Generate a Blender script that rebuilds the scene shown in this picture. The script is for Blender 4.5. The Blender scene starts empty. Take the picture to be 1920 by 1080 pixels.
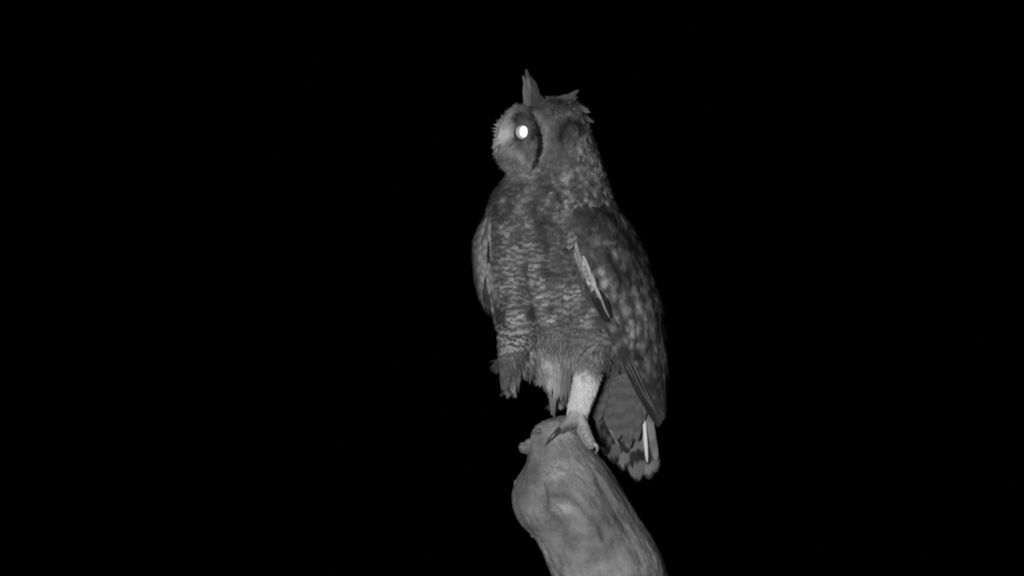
import bpy, math, random
import numpy as np
from mathutils import Vector
from mathutils.bvhtree import BVHTree

# ------------------------------------------------------------------ camera, sky, light, exposure
S = 0.0006            # metres per design unit (the owl is about 0.46 m from ear tuft to tail tip)
Z0 = 3.2              # height of the view axis above the ground
scene = bpy.context.scene
C = scene.collection
rng = np.random.default_rng(11)
random.seed(11)

cam_d = bpy.data.cameras.new('camera'); cam = bpy.data.objects.new('camera', cam_d); C.objects.link(cam)
cam.location = (0, -15.0, Z0); cam.rotation_euler = (math.radians(90), 0, 0)
cam_d.sensor_width = 36.0; cam_d.lens = 36.0 * 15.0 / (1920 * S)
cam_d.clip_start = 0.1; cam_d.clip_end = 2000.0
scene.camera = cam

SUN_LEFT, SUN_UP = 12.0, 1.5        # the infrared lamp stands a little left of and above the lens
world = bpy.data.worlds.new('World'); scene.world = world; world.use_nodes = True
wn, wl = world.node_tree.nodes, world.node_tree.links
wn.clear()
sky = wn.new('ShaderNodeTexSky'); sky.sky_type = 'NISHITA'; sky.sun_disc = False
sky.sun_elevation = math.radians(-12); sky.sun_rotation = math.radians(180 + SUN_LEFT)
bw = wn.new('ShaderNodeRGBToBW'); bg = wn.new('ShaderNodeBackground'); wo = wn.new('ShaderNodeOutputWorld')
bg.inputs['Strength'].default_value = 0.0005
wl.new(sky.outputs[0], bw.inputs[0]); wl.new(bw.outputs[0], bg.inputs['Color']); wl.new(bg.outputs[0], wo.inputs[0])

sun_d = bpy.data.lights.new('infrared_beam', 'SUN'); sun = bpy.data.objects.new('infrared_beam', sun_d); C.objects.link(sun)
sun_d.energy = 4.3; sun_d.angle = math.radians(9); sun_d.color = (1, 1, 1)
a_, b_ = math.radians(SUN_LEFT), math.radians(SUN_UP)
to_light = Vector((-math.sin(a_) * math.cos(b_), -math.cos(a_) * math.cos(b_), math.sin(b_)))
sun.rotation_euler = (-to_light).to_track_quat('-Z', 'Y').to_euler()
sun.location = to_light * 10 + Vector((0, 0, Z0))

scene.view_settings.view_transform = 'Standard'; scene.view_settings.look = 'None'
scene.view_settings.exposure = 0.0; scene.view_settings.gamma = 1.0
scene.view_settings.use_curve_mapping = False
scene.cycles.filter_width = 2.2

# ------------------------------------------------------------------ helpers
def W(x, y, d):                       # design units: x right, y down, d towards the camera
    return np.array([x - 960.0, -d, 540.0 - y], float)
def Wa(a):
    a = np.asarray(a, float)
    return np.stack([a[..., 0] - 960.0, -a[..., 2], 540.0 - a[..., 1]], -1)
def XYD(p):
    return p[..., 0] + 960.0, 540.0 - p[..., 2], -p[..., 1]
def world_pts(v):
    v = np.array(v, float) * S
    v[:, 2] += Z0
    return v
def link_mesh(name, verts, faces, mat, parent=None, smooth=True):
    me = bpy.data.meshes.new(name)
    v = world_pts(verts)
    if parent is not None:
        v = v - np.array(root_of(parent))
    me.from_pydata(v.tolist(), [], faces if isinstance(faces, list) else faces.tolist())
    me.update()
    if smooth: me.polygons.foreach_set('use_smooth', np.ones(len(me.polygons), bool))
    if mat is not None: me.materials.append(mat)
    o = bpy.data.objects.new(name, me); C.objects.link(o)
    if parent is not None: o.parent = parent
    return o
def root_of(o):
    p = Vector((0, 0, 0))
    while o is not None:
        p += o.location; o = o.parent
    return p
def key(tab, y):
    t = np.asarray(tab, float)
    return np.interp(y, t[:, 0], t[:, 1])
def hash3(ix, iy, iz):
    n = (ix * 374761393 + iy * 668265263 + iz * 2147483647 + 1013904223) & 0xffffffff
    n = ((n ^ (n >> 13)) * 1274126177) & 0xffffffff
    n = ((n ^ (n >> 16)) * 2246822519) & 0xffffffff
    return ((n ^ (n >> 15)) & 0xffff) / 65535.0
def noise(p):
    p = np.asarray(p, float); i = np.floor(p).astype(np.int64); f = p - i; f = f * f * (3 - 2 * f)
    r = 0
    for a in (0, 1):
        for b in (0, 1):
            for c in (0, 1):
                w = (f[..., 0] if a else 1 - f[..., 0]) * (f[..., 1] if b else 1 - f[..., 1]) * (f[..., 2] if c else 1 - f[..., 2])
                r = r + w * hash3(i[..., 0] + a, i[..., 1] + b, i[..., 2] + c)
    return r
def fbm(p, o=4):
    r, a, t = 0, 1.0, 0
    p = np.asarray(p, float)
    for k in range(o):
        r = r + a * noise(p + 17.3 * k); t += a; a *= 0.5; p = p * 2.03
    return r / t
def seg_dist(x, y, line):
    best = np.full(np.shape(x), 1e9)
    for (x0, y0), (x1, y1) in zip(line[:-1], line[1:]):
        dx, dy = x1 - x0, y1 - y0
        t = np.clip(((x - x0) * dx + (y - y0) * dy) / (dx * dx + dy * dy), 0, 1)
        best = np.minimum(best, np.hypot(x - x0 - t * dx, y - y0 - t * dy))
    return best
def blob(x, y, cx, cy, rx, ry=None):
    ry = ry or rx
    return np.exp(-(((x - cx) / rx) ** 2 + ((y - cy) / ry) ** 2))

# ------------------------------------------------------------------ materials (all grey: the picture is taken in infrared)
class N:
    def __init__(s, name):
        s.m = bpy.data.materials.new(name); s.m.use_nodes = True
        s.t = s.m.node_tree; s.b = s.t.nodes['Principled BSDF']
    def put(s, inp, v):
        if hasattr(v, 'is_output'): s.t.links.new(v, inp)
        else: inp.default_value = v
    def m2(s, op, a, b=0.0, c=0.0, clamp=False):
        n = s.t.nodes.new('ShaderNodeMath'); n.operation = op; n.use_clamp = clamp
        for k, v in enumerate((a, b, c)): s.put(n.inputs[k], v)
        return n.outputs[0]
    def smooth(s, v, a, b, lo=0.0, hi=1.0):
        n = s.t.nodes.new('ShaderNodeMapRange'); n.interpolation_type = 'SMOOTHSTEP'
        for k, q in zip(('Value', 'From Min', 'From Max', 'To Min', 'To Max'), (v, a, b, lo, hi)): s.put(n.inputs[k], q)
        return n.outputs[0]
    def lerp(s, f, a, b):
        return s.m2('ADD', a, s.m2('MULTIPLY', f, s.m2('SUBTRACT', b, a)))
    def noise(s, vec, scale, detail=3.0, rough=0.5):
        n = s.t.nodes.new('ShaderNodeTexNoise'); n.inputs['Scale'].default_value = scale
        n.inputs['Detail'].default_value = detail; n.inputs['Roughness'].default_value = rough
        if vec is not None: s.t.links.new(vec, n.inputs['Vector'])
        return n.outputs[0]
    def vec(s, x, y, z=0.0):
        n = s.t.nodes.new('ShaderNodeCombineXYZ')
        for k, v in enumerate((x, y, z)): s.put(n.inputs[k], v)
        return n.outputs[0]
    def grey(s, v):
        n = s.t.nodes.new('ShaderNodeCombineColor')
        for k in range(3): s.put(n.inputs[k], v)
        s.t.links.new(n.outputs[0], s.b.inputs['Base Color'])
    def obj(s):
        n = s.t.nodes.new('ShaderNodeTexCoord'); return n.outputs['Object']
    def bump(s, h, strength, dist):
        n = s.t.nodes.new('ShaderNodeBump'); n.inputs['Strength'].default_value = strength
        n.inputs['Distance'].default_value = dist
        s.t.links.new(h, n.inputs['Height']); s.t.links.new(n.outputs[0], s.b.inputs['Normal'])

def plain(name, v, rough=0.6, spec=0.3, var=0.2, scale=400):
    g = N(name); n = g.noise(g.obj(), scale)
    g.grey(g.m2('MULTIPLY', v, g.m2('ADD', 1 - var * 0.5, g.m2('MULTIPLY', n, var))))
    g.b.inputs['Roughness'].default_value = rough; g.b.inputs['Specular IOR Level'].default_value = spec
    return g.m

def feather_material():
    g = N('barred_feather'); nd = g.t.nodes
    uvn = nd.new('ShaderNodeUVMap'); uvn.uv_map = 'UVMap'
    sp = nd.new('ShaderNodeSeparateXYZ'); g.t.links.new(uvn.outputs[0], sp.inputs[0])
    u = g.m2('MULTIPLY_ADD', sp.outputs[0], 2.0, -1.0); v = sp.outputs[1]; au = g.m2('ABSOLUTE', u)
    def attr(nm):
        a = nd.new('ShaderNodeAttribute'); a.attribute_name = nm
        c = nd.new('ShaderNodeSeparateColor'); g.t.links.new(a.outputs['Color'], c.inputs[0])
        return c.outputs[0], c.outputs[1], c.outputs[2], a.outputs['Alpha']
    dark, light, freq, phase = attr('tone')
    spot, spotv, edge, rnd = attr('mark')
    wob = g.noise(g.vec(g.m2('MULTIPLY', u, 0.8), g.m2('MULTIPLY', v, 2.0), g.m2('MULTIPLY', rnd, 50.0)), 2.2, 2.0)
    arg = g.m2('ADD', g.m2('MULTIPLY', v, freq), phase)
    arg = g.m2('ADD', arg, g.m2('MULTIPLY', g.m2('SUBTRACT', wob, 0.5), 0.9))
    arg = g.m2('ADD', arg, g.m2('MULTIPLY', g.m2('MULTIPLY', u, u), 0.13))
    bar = g.smooth(g.m2('SINE', g.m2('MULTIPLY', arg, 6.28318)), -0.55, 0.55)
    col = g.lerp(bar, dark, light)
    q1 = g.m2('POWER', g.m2('MULTIPLY', g.m2('SUBTRACT', au, 0.42), 2.3), 2.0)
    q2 = g.m2('POWER', g.m2('MULTIPLY', g.m2('SUBTRACT', v, spotv), 5.0), 2.0)
    sm = g.smooth(g.m2('ADD', g.m2('ADD', q1, q2), g.m2('MULTIPLY', wob, 0.6)), 0.45, 1.5, 1.0, 0.0)
    side = g.smooth(g.m2('ADD', u, g.m2('SUBTRACT', g.m2('MULTIPLY', rnd, 2.4), 1.2)), -0.35, 0.05)
    col = g.lerp(g.m2('MULTIPLY', g.m2('MULTIPLY', sm, side), g.m2('MINIMUM', g.m2('MULTIPLY', spot, 2.5), 1.0)), col, spot)
    col = g.lerp(g.m2('MULTIPLY', g.smooth(au, 0.62, 0.98), g.m2('MINIMUM', g.m2('MULTIPLY', edge, 3.0), 1.0)), col, edge)
    barb = g.noise(g.vec(g.m2('MULTIPLY', u, 1.4), g.m2('SUBTRACT', g.m2('MULTIPLY', v, 16.0), g.m2('MULTIPLY', au, 6.0)), g.m2('MULTIPLY', rnd, 90.0)), 2.0, 3.0, 0.6)
    mott = g.noise(g.obj(), 900, 2.0)
    col = g.m2('MULTIPLY', col, g.m2('ADD', 0.50, g.m2('MULTIPLY', barb, 0.7)))
    col = g.m2('MULTIPLY', col, g.m2('ADD', 0.75, g.m2('MULTIPLY', mott, 0.6)))
    g.grey(col)
    g.bump(barb, 0.35, 0.0006)
    g.b.inputs['Roughness'].default_value = 0.75; g.b.inputs['Specular IOR Level'].default_value = 0.12
    return g.m
FEATHER = feather_material()
UNDER = plain('down_underlayer', 0.07, 0.9, 0.05)
CLAW = plain('horn_claw', 0.035, 0.35, 0.45)
CLAW_PALE = plain('pale_horn_claw', 0.22, 0.3, 0.6)
BEAK = plain('horn_beak', 0.07, 0.4, 0.4)
g = N('leg_down_base'); a_n = g.t.nodes.new('ShaderNodeAttribute'); a_n.attribute_name = 'wear_shade_tone'
g.grey(g.m2('MULTIPLY', g.m2('ADD', 0.32, g.m2('MULTIPLY', g.noise(g.obj(), 900), 0.2)), a_n.outputs['Fac']))
g.b.inputs['Roughness'].default_value = 0.9; g.b.inputs['Specular IOR Level'].default_value = 0.1
LEGSKIN = g.m
IRIS = plain('iris', 0.34, 0.25, 0.5, 0.25, 1500)
LID = plain('eyelid', 0.025, 0.6, 0.2)
g = N('reflecting_pupil')          # the eye's reflecting back layer: throws the lamp's light back
g.grey(0.96); g.b.inputs['Metallic'].default_value = 1.0; g.b.inputs['Roughness'].default_value = 0.52
PUPIL = g.m

def wood_material():
    g = N('weathered_wood'); o = g.obj()
    mp = g.t.nodes.new('ShaderNodeMapping'); mp.inputs['Rotation'].default_value = (0, math.radians(24), 0)
    g.t.links.new(o, mp.inputs['Vector'])
    mp2 = g.t.nodes.new('ShaderNodeMapping'); mp2.inputs['Scale'].default_value = (1.0, 1.0, 0.13)
    g.t.links.new(mp.outputs[0], mp2.inputs['Vector'])
    grain = g.noise(mp2.outputs[0], 650, 6.0, 0.68)
    broad = g.noise(mp.outputs[0], 75, 5.0, 0.6)
    patch = g.noise(mp.outputs[0], 22, 4.0, 0.6)
    fine = g.noise(o, 650, 4.0, 0.75)
    c = g.m2('ADD', 0.105, g.m2('MULTIPLY', g.smooth(patch, 0.3, 0.72), 0.125))
    c = g.m2('MULTIPLY', c, g.m2('ADD', 0.62, g.m2('MULTIPLY', broad, 0.76)))
    c = g.m2('MULTIPLY', c, g.m2('ADD', 0.62, g.m2('MULTIPLY', grain, 0.76)))
    c = g.m2('MULTIPLY', c, g.m2('ADD', 0.60, g.m2('MULTIPLY', fine, 0.80)))
    a = g.t.nodes.new('ShaderNodeAttribute'); a.attribute_name = 'wear_shade_tone'
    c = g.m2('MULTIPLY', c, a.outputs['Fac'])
    g.grey(c)
    g.bump(g.m2('ADD', g.m2('MULTIPLY', grain, 0.7), g.m2('MULTIPLY', fine, 0.5)), 0.8, 0.0018)
    g.b.inputs['Roughness'].default_value = 0.85; g.b.inputs['Specular IOR Level'].default_value = 0.15
    return g.m
WOOD = wood_material()
g = N('dark_soil'); n_ = g.noise(g.obj(), 3.0, 6.0)
g.grey(g.m2('MULTIPLY', n_, 0.06)); g.b.inputs['Roughness'].default_value = 0.95
SOIL = g.m

# ------------------------------------------------------------------ ground (far below the frame) and the dead tree
me = bpy.data.meshes.new('ground'); nseg = 48
gv = [(0, 0, 0)] + [(120 * math.cos(2 * math.pi * k / nseg), 120 * math.sin(2 * math.pi * k / nseg), 0) for k in range(nseg)]
me.from_pydata(gv, [], [(0, 1 + k, 1 + (k + 1) % nseg) for k in range(nseg)]); me.materials.append(SOIL)
ground = bpy.data.objects.new('ground', me); C.objects.link(ground); ground['kind'] = 'structure'

tree = bpy.data.objects.new('dead_tree', None); C.objects.link(tree)
tree.location = (0.28, 0.02, 0.0)
tree['label'] = 'bare weathered dead tree trunk with a knobbly broken top, leaning left under the owl'
tree['category'] = 'tree'

TR = [(779, 1052, 1068), (781, 1043, 1074), (785, 1029, 1078), (790, 1016, 1082), (800, 1004, 1088), (812, 996, 1094), (825, 992, 1101),
      (845, 989, 1115), (860, 989, 1127), (872, 986, 1136), (885, 977, 1145), (900, 968, 1154), (925, 961, 1170), (950, 961, 1185),
      (970, 967, 1198), (990, 979, 1211), (1005, 999, 1220), (1020, 1010, 1229), (1045, 1021, 1243), (1080, 1037, 1252), (1120, 1052, 1262)]
CREASE = [[(1040, 923), (1066, 926), (1085, 942), (1108, 968), (1126, 990), (1131, 1012)],
          [(1000, 898), (1012, 908), (1022, 930), (1020, 955), (1048, 975), (1060, 1000), (1048, 1040), (1050, 1085)],
          [(1012, 955), (1035, 945), (1062, 938)], [(1040, 872), (1068, 868)],
          [(1160, 965), (1185, 1010), (1205, 1060)], [(1120, 900), (1150, 945), (1172, 990)]]
def trunk_centre_depth(y): return 32 - 0.06 * np.maximum(y - 790, 0)
def build_trunk():
    ys = np.concatenate([np.linspace(779, 800, 26)[:-1], np.linspace(800, 1120, 230)])
    lo = [(1120, 1052, 1256), (1400, 1130, 1350), (1900, 1200, 1450), (2800, 1230, 1530), (4000, 1230, 1580), (5300, 1200, 1640), (5700, 1150, 1690), (5880, 1080, 1760)]
    ylo = np.concatenate([np.linspace(1124, 1400, 50), np.linspace(1420, 5880, 120)])
    na = 300
    th = np.linspace(0, 2 * np.pi, na, endpoint=False)
    Y = np.concatenate([ys, ylo]); tab = np.array(TR + lo[1:], float)
    xl = np.interp(Y, tab[:, 0], tab[:, 1]); xr = np.interp(Y, tab[:, 0], tab[:, 2])
    cx, hw = (xl + xr) / 2, (xr - xl) / 2
    def soft(a, w=17):
        b = np.convolve(np.pad(a, w // 2, 'edge'), np.ones(w) / w, 'valid'); m = np.clip((Y - 812) / 20, 0, 1) * (Y < 1400); return a * (1 - m) + b * m
    cx, hw = soft(cx), soft(hw)
    X = cx[:, None] + hw[:, None] * np.cos(th)[None]
    hd = np.minimum(hw * 0.95, 150) + 3
    D = trunk_centre_depth(np.minimum(Y, 1500))[:, None] + hd[:, None] * np.sin(th)[None]
    YY = np.repeat(Y[:, None], na, 1)
    P = np.stack([X, YY, D], -1)
    Nn = np.stack([np.cos(th)[None] * np.ones_like(X), -np.clip((812 - YY) / 40, 0, 1), np.sin(th)[None] * np.ones_like(X)], -1)
    Nn /= np.linalg.norm(Nn, axis=-1, keepdims=True)
    # lean frame: fibre runs along the trunk
    ax = np.array([0.42, 0.90, 0.0]); ac = np.array([0.90, -0.42, 0.0])
    al, ac_, dd = P @ ax, P @ ac, P[..., 2]
    amp = np.clip((YY - 775) / 40, 0.15, 1)
    disp = (fbm(np.stack([al * 0.006, ac_ * 0.03, dd * 0.03], -1), 3) - 0.5) * 13 * amp
    disp += (fbm(np.stack([al * 0.02, ac_ * 0.12, dd * 0.12], -1), 3) - 0.5) * 2.6 * amp
    disp += (fbm(np.stack([X * 0.16, YY * 0.16, D * 0.16], -1), 4) - 0.5) * 3.4
    front = np.clip(np.sin(th), 0, 1)[None] ** 0.3
    wear_shade_tone = np.ones_like(X)
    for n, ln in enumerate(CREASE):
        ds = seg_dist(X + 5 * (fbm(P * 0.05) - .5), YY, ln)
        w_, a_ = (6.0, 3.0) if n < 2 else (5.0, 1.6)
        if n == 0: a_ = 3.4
        wear_shade_tone -= front * (0.30 if n == 0 else 0.10) * np.exp(-(ds / 5.0) ** 2) * (.4 + .9 * noise(P * .06))       # groove shade painted into the wood colour along the creases
        disp -= front * a_ * np.exp(-(ds / w_) ** 2); disp += front * a_ * 0.55 * np.exp(-((ds - 11) / 8) ** 2)
    rough = blob(X, YY, 1043, 882, 22, 17) + 0.8 * blob(X, YY, 1052, 953, 24, 12) + 0.5 * blob(X, YY, 1060, 815, 24, 9)
    disp += front * rough * (2.5 + 10 * (fbm(np.stack([X * 0.2, YY * 0.3, D * .2], -1), 3) - 0.5))
    wear_shade_tone += front * rough * 0.8 * (0.3 + 1.2 * noise(P * 0.22))
    disp -= front * 13 * blob(X, YY, 1005, 808, 6.5, 4.5)           # little rot hole near the broken top
    disp += front * 4 * blob(X, YY, 1010, 797, 10, 5)
    disp -= front * 10 * blob(X, YY, 1015, 930, 14, 45)
    wear_shade_tone -= 0.16 * front * blob(X, YY, 1022, 960, 22, 60) + 0.25 * front * blob(X, YY, 1050, 1052, 14, 40)
    wear_shade_tone -= 0.5 * front * blob(X, YY, 1005, 808, 7, 5)  # darker rotted wood, with the hole's shade painted in as well
    P = P + Nn * disp[..., None]
    V = Wa(P).reshape(-1, 3)
    nr = len(Y)
    i = np.arange(nr - 1)[:, None] * na; j = np.arange(na)[None]; j2 = (j + 1) % na
    F = np.stack([i + j, i + j2, i + na + j2, i + na + j], -1).reshape(-1, 4)[:, ::-1].tolist()
    V = np.concatenate([V, V[:na].mean(0)[None] + [[0, 0, 1.2]]])
    top = len(V) - 1
    F += [(top, b, a) for a, b in zip(range(na), [(q + 1) % na for q in range(na)])][::1]
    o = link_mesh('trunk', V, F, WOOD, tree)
    at = o.data.attributes.new('wear_shade_tone', 'FLOAT', 'POINT')
    at.data.foreach_set('value', np.concatenate([wear_shade_tone.reshape(-1), [1.0]]).astype(np.float32))
    return o
trunk = build_trunk()
def lump(name, c, r, parent, mat, seed, squash=(1, 1, 1)):
    nu, nv = 28, 18
    u = np.linspace(0, 2 * np.pi, nu, endpoint=False); v = np.linspace(0.02, np.pi - 0.02, nv)
    d = np.stack([np.outer(np.sin(v), np.cos(u)), np.outer(np.cos(v), np.ones(nu)), np.outer(np.sin(v), np.sin(u))], -1)
    rad = r * (1 + 0.5 * (fbm(d * 1.4 + seed, 3) - 0.5) + 0.2 * (fbm(d * 5 + seed, 2) - .5))
    P = np.array(c) + d * rad[..., None] * np.array(squash)
    i = np.arange(nv - 1)[:, None] * nu; j = np.arange(nu)[None]; j2 = (j + 1) % nu
    F = np.stack([i + j, i + j2, i + nu + j2, i + nu + j], -1).reshape(-1, 4)[:, ::-1].tolist()
    o = link_mesh(name, Wa(P).reshape(-1, 3), F, mat, parent)
    at = o.data.attributes.new('wear_shade_tone', 'FLOAT', 'POINT')
    at.data.foreach_set('value', np.ones(len(o.data.vertices), np.float32) * 1.05)
    return o
for c, r, sd, sq in [((988, 839, 36), 15, 1, (1, .72, 1)), ((994, 828, 40), 9, 5, (1, .7, 1)),
                     ((986, 876, 30), 4, 9, (1, .8, 1)), ((969, 905, 28), 6, 11, (1, 1, 1)), ((1000, 1004, 25), 5, 12, (1, .7, 1)), ((1158, 911, 25), 4, 13, (1, .8, 1))]:
    lump('knot', c, r, tree, WOOD, sd, sq)

# ------------------------------------------------------------------ feathers
def feather_width(v, tip=0.5, base=0.18):
    w = np.minimum(1.0, (0.30 + 0.70 * np.minimum(v / base, 1.0) ** 0.7))
    e = np.clip((v - tip) / (1 - tip), 0, 1)
    return w * np.sqrt(np.clip(1 - e ** 2.2, 0.0, 1))
def template(nu, nv):
    u = np.linspace(-1, 1, nu); v = 1 - (1 - np.linspace(0, 1, nv)) ** 1.5
    U, V = np.meshgrid(u, v)
    i = np.arange(nv - 1)[:, None] * nu; j = np.arange(nu - 1)[None]
    F = np.stack([i + j, i + j + 1, i + nu + j + 1, i + nu + j], -1).reshape(-1, 4)
    return U.reshape(-1), V.reshape(-1), F
def set_marks(o, U, V, tone, mark, n):
    me = o.data; k = len(U)
    uv = me.uv_layers.new(name='UVMap')
    li = np.empty(len(me.loops), np.int32); me.loops.foreach_get('vertex_index', li)
    uu = np.tile(np.stack([U * 0.5 + 0.5, V], -1), (n, 1))
    uv.data.foreach_set('uv', uu[li].astype(np.float32).reshape(-1))
    for nm, arr in (('tone', tone), ('mark', mark)):
        at = me.attributes.new(nm, 'FLOAT_COLOR', 'POINT')
        at.data.foreach_set('color', np.repeat(np.asarray(arr, np.float32), k, 0).reshape(-1))
def feather_mass(name, parent, root, dirv, nrm, L, Wd, lift, tone, mark, camber=0.25, tip=0.45, nu=5, nv=6, ragged=0.12, droop=0.0, conform=None):
    """many small feathers as one mesh"""
    n = len(root); U, V, F = template(nu, nv)
    side = np.cross(dirv, nrm); side /= np.linalg.norm(side, axis=1, keepdims=True)
    w = feather_width(V, tip)
    w = w[None] * (1 + ragged * (rng.random((n, len(U))) - 0.5) * 2)
    Vj = V[None] + 0.06 * ragged * 8 * (rng.random((n, len(U))) - 0.5) * (V[None] > 0.6)
    P = root[:, None] + dirv[:, None] * (L[:, None] * Vj)[..., None] + side[:, None] * (Wd[:, None] * w * U[None])[..., None]
    h = lift[:, None] * V[None] ** 1.2 - camber * Wd[:, None] * (U ** 2)[None] * V[None] - droop * L[:, None] * V[None] ** 2.2
    if conform is not None:                              # lay each vane on the curved skin
        q = P.reshape(-1, 3); hh = h.reshape(-1); pn = np.repeat(nrm, len(U), 0)
        for k in range(len(q)):
            lo_, no_, _, di = conform.find_nearest(q[k])
            if di is not None and di < 9.0:
                no = np.array(no_)
                if no @ pn[k] < 0: no = -no
                q[k] = np.array(lo_) + no * hh[k]
            else: q[k] += pn[k] * hh[k]
        P = q.reshape(P.shape)
    else: P = P + nrm[:, None] * h[..., None]
    FF = (F[None] + (np.arange(n) * len(U))[:, None, None]).reshape(-1, 4)
    o = link_mesh(name, P.reshape(-1, 3), FF, FEATHER, parent)
    set_marks(o, U, V, tone, mark, n)
    o['kind'] = 'stuff'
    return o
def strands(name, parent, root, dirv, L, width, tone, bend=None, nv=5, curl=0.25, facing=(0, -1.5, 0), rand=0.6):
    """loose down and bristles: fine tapering ribbons, one mesh"""
    n = len(root)
    U, V, F = template(2, nv)
    dirv = dirv / np.linalg.norm(dirv, axis=1, keepdims=True)
    rv = rng.normal(size=(n, 3)); side = np.cross(dirv, rv * rand + np.array(facing)); side /= np.linalg.norm(side, axis=1, keepdims=True)
    cv = rng.normal(size=(n, 3)) * curl
    if bend is not None: cv = cv + bend
    w = (1 - V ** 1.5 * 0.9)
    P = root[:, None] + dirv[:, None] * (L[:, None] * V[None])[..., None] + cv[:, None] * (L[:, None] * V[None] ** 2)[..., None]
    P = P + side[:, None] * (width[:, None] * w[None] * U[None] * 0.5)[..., None]
    FF = (F[None] + (np.arange(n) * len(U))[:, None, None]).reshape(-1, 4)
    o = link_mesh(name, P.reshape(-1, 3), FF, FEATHER, parent)
    tn = np.stack([tone, tone, np.zeros(n), np.full(n, .25)], -1)
    mk = np.stack([np.zeros(n), np.zeros(n), np.zeros(n), rng.random(n)], -1)
    set_marks(o, U, V, tn, mk, n)
    o['kind'] = 'stuff'
    return o
def single_feather(name, parent, fn, L, Wd, tone, mark, tip=0.55, nu=7, nv=12, ragged=0.04, base=0.18, notch=0.0, field=None):
    """one large feather of its own; fn(along, across) -> point in design units"""
    U, V, F = template(nu, nv)
    w = feather_width(V, tip, base) * (1 + ragged * (rng.random(len(U)) - 0.5) * 2)
    Vv = V + notch * (rng.random(len(U)) - 0.5) * (V > 0.8)
    P = fn(Vv * L, U * Wd * w, U, V)
    nv_ = len(U)
    Q = np.concatenate([Wa(P), Wa(P - np.array([0, 0, 0.9]))])       # a thin vane with two faces
    rim = list(range(nu)) + [k * nu + nu - 1 for k in range(1, nv)] + [(nv - 1) * nu + k for k in range(nu - 2, -1, -1)] + [k * nu for k in range(nv - 2, 0, -1)]
    FF = F[:, ::-1].tolist() + (F + nv_).tolist() + [(a, b, b + nv_, a + nv_) for a, b in zip(rim, rim[1:] + rim[:1])]
    o = link_mesh(name, Q, FF, FEATHER, parent)
    o.data.set_sharp_from_angle(angle=math.radians(50))
    set_marks(o, np.concatenate([U, U]), np.concatenate([V, V]), np.array([tone]), np.array([mark]), 1)
    if field is not None:                               # markings that run on from feather to feather
        fd, fl = field(P[:, 0], P[:, 1], P[:, 2])
        tv = np.tile(np.array(tone, np.float32), (len(Q), 1))
        tv[:, 0] = np.concatenate([fd, fd]); tv[:, 1] = np.concatenate([fl, fl])
        o.data.attributes['tone'].data.foreach_set('color', tv.reshape(-1))
    return o

# ------------------------------------------------------------------ the owl
owl = bpy.data.objects.new('owl', None); C.objects.link(owl)
owl.location = tuple(world_pts([W(1080, 790, 40)])[0])
owl['label'] = 'mottled grey eared owl with a glowing white eye perched on the dead trunk'
owl['category'] = 'owl'

def loft(rows, na=40, cap=True):
    """rows: (y, xl, xr, depth centre, half depth)"""
    rows = np.array(rows, float)
    y = np.linspace(rows[0, 0], rows[-1, 0], 60)
    r = [np.interp(y, rows[:, 0], rows[:, k]) for k in range(1, 5)]
    th = np.linspace(0, 2 * np.pi, na, endpoint=False)
    X = ((r[0] + r[1]) / 2)[:, None] + ((r[1] - r[0]) / 2)[:, None] * np.cos(th)
    D = r[2][:, None] + r[3][:, None] * np.sin(th)
    P = Wa(np.stack([X, np.repeat(y[:, None], na, 1), D], -1)).reshape(-1, 3)
    i = np.arange(59)[:, None] * na; j = np.arange(na)[None]; j2 = (j + 1) % na
    F = np.stack([i + j, i + j2, i + na + j2, i + na + j], -1).reshape(-1, 4)[:, ::-1].tolist()
    F.append(list(range(na))[::-1][::-1]); F.append([59 * na + k for k in range(na)][::-1])
    return P, F
def tube(pts, na=14, sub=6):
    """pts: (x, y, d, r) -> rounded tapering tube in W space"""
    p = np.array(pts, float); n = len(p)
    t = np.linspace(0, n - 1, (n - 1) * sub + 1)
    c = []
    for k in range(4):                                  # Catmull-Rom
        q = np.concatenate([[2 * p[0, k] - p[1, k]], p[:, k], [2 * p[-1, k] - p[-2, k]]])
        i = np.minimum(t.astype(int), n - 2); f = t - i
        a, b, c_, d = q[i], q[i + 1], q[i + 2], q[i + 3]
        c.append(0.5 * (2 * b + (c_ - a) * f + (2 * a - 5 * b + 4 * c_ - d) * f ** 2 + (3 * b - a - 3 * c_ + d) * f ** 3))
    ctr = Wa(np.stack(c[:3], -1)); r = np.maximum(c[3], 0.25)
    tg = np.gradient(ctr, axis=0); tg /= np.linalg.norm(tg, axis=1, keepdims=True)
    ref = np.array([0.31, 0.82, 0.47])
    s1 = np.cross(tg, ref); s1 /= np.linalg.norm(s1, axis=1, keepdims=True); s2 = np.cross(tg, s1)
    th = np.linspace(0, 2 * np.pi, na, endpoint=False)
    P = ctr[:, None] + r[:, None, None] * (s1[:, None] * np.cos(th)[None, :, None] + s2[:, None] * np.sin(th)[None, :, None])
    m = len(t)
    i = np.arange(m - 1)[:, None] * na; j = np.arange(na)[None]; j2 = (j + 1) % na
    F = np.stack([i + j, i + j2, i + na + j2, i + na + j], -1).reshape(-1, 4).tolist()
    F.append(list(range(na))[::-1]); F.append([(m - 1) * na + k for k in range(na)])
    return P.reshape(-1, 3), F
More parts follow.
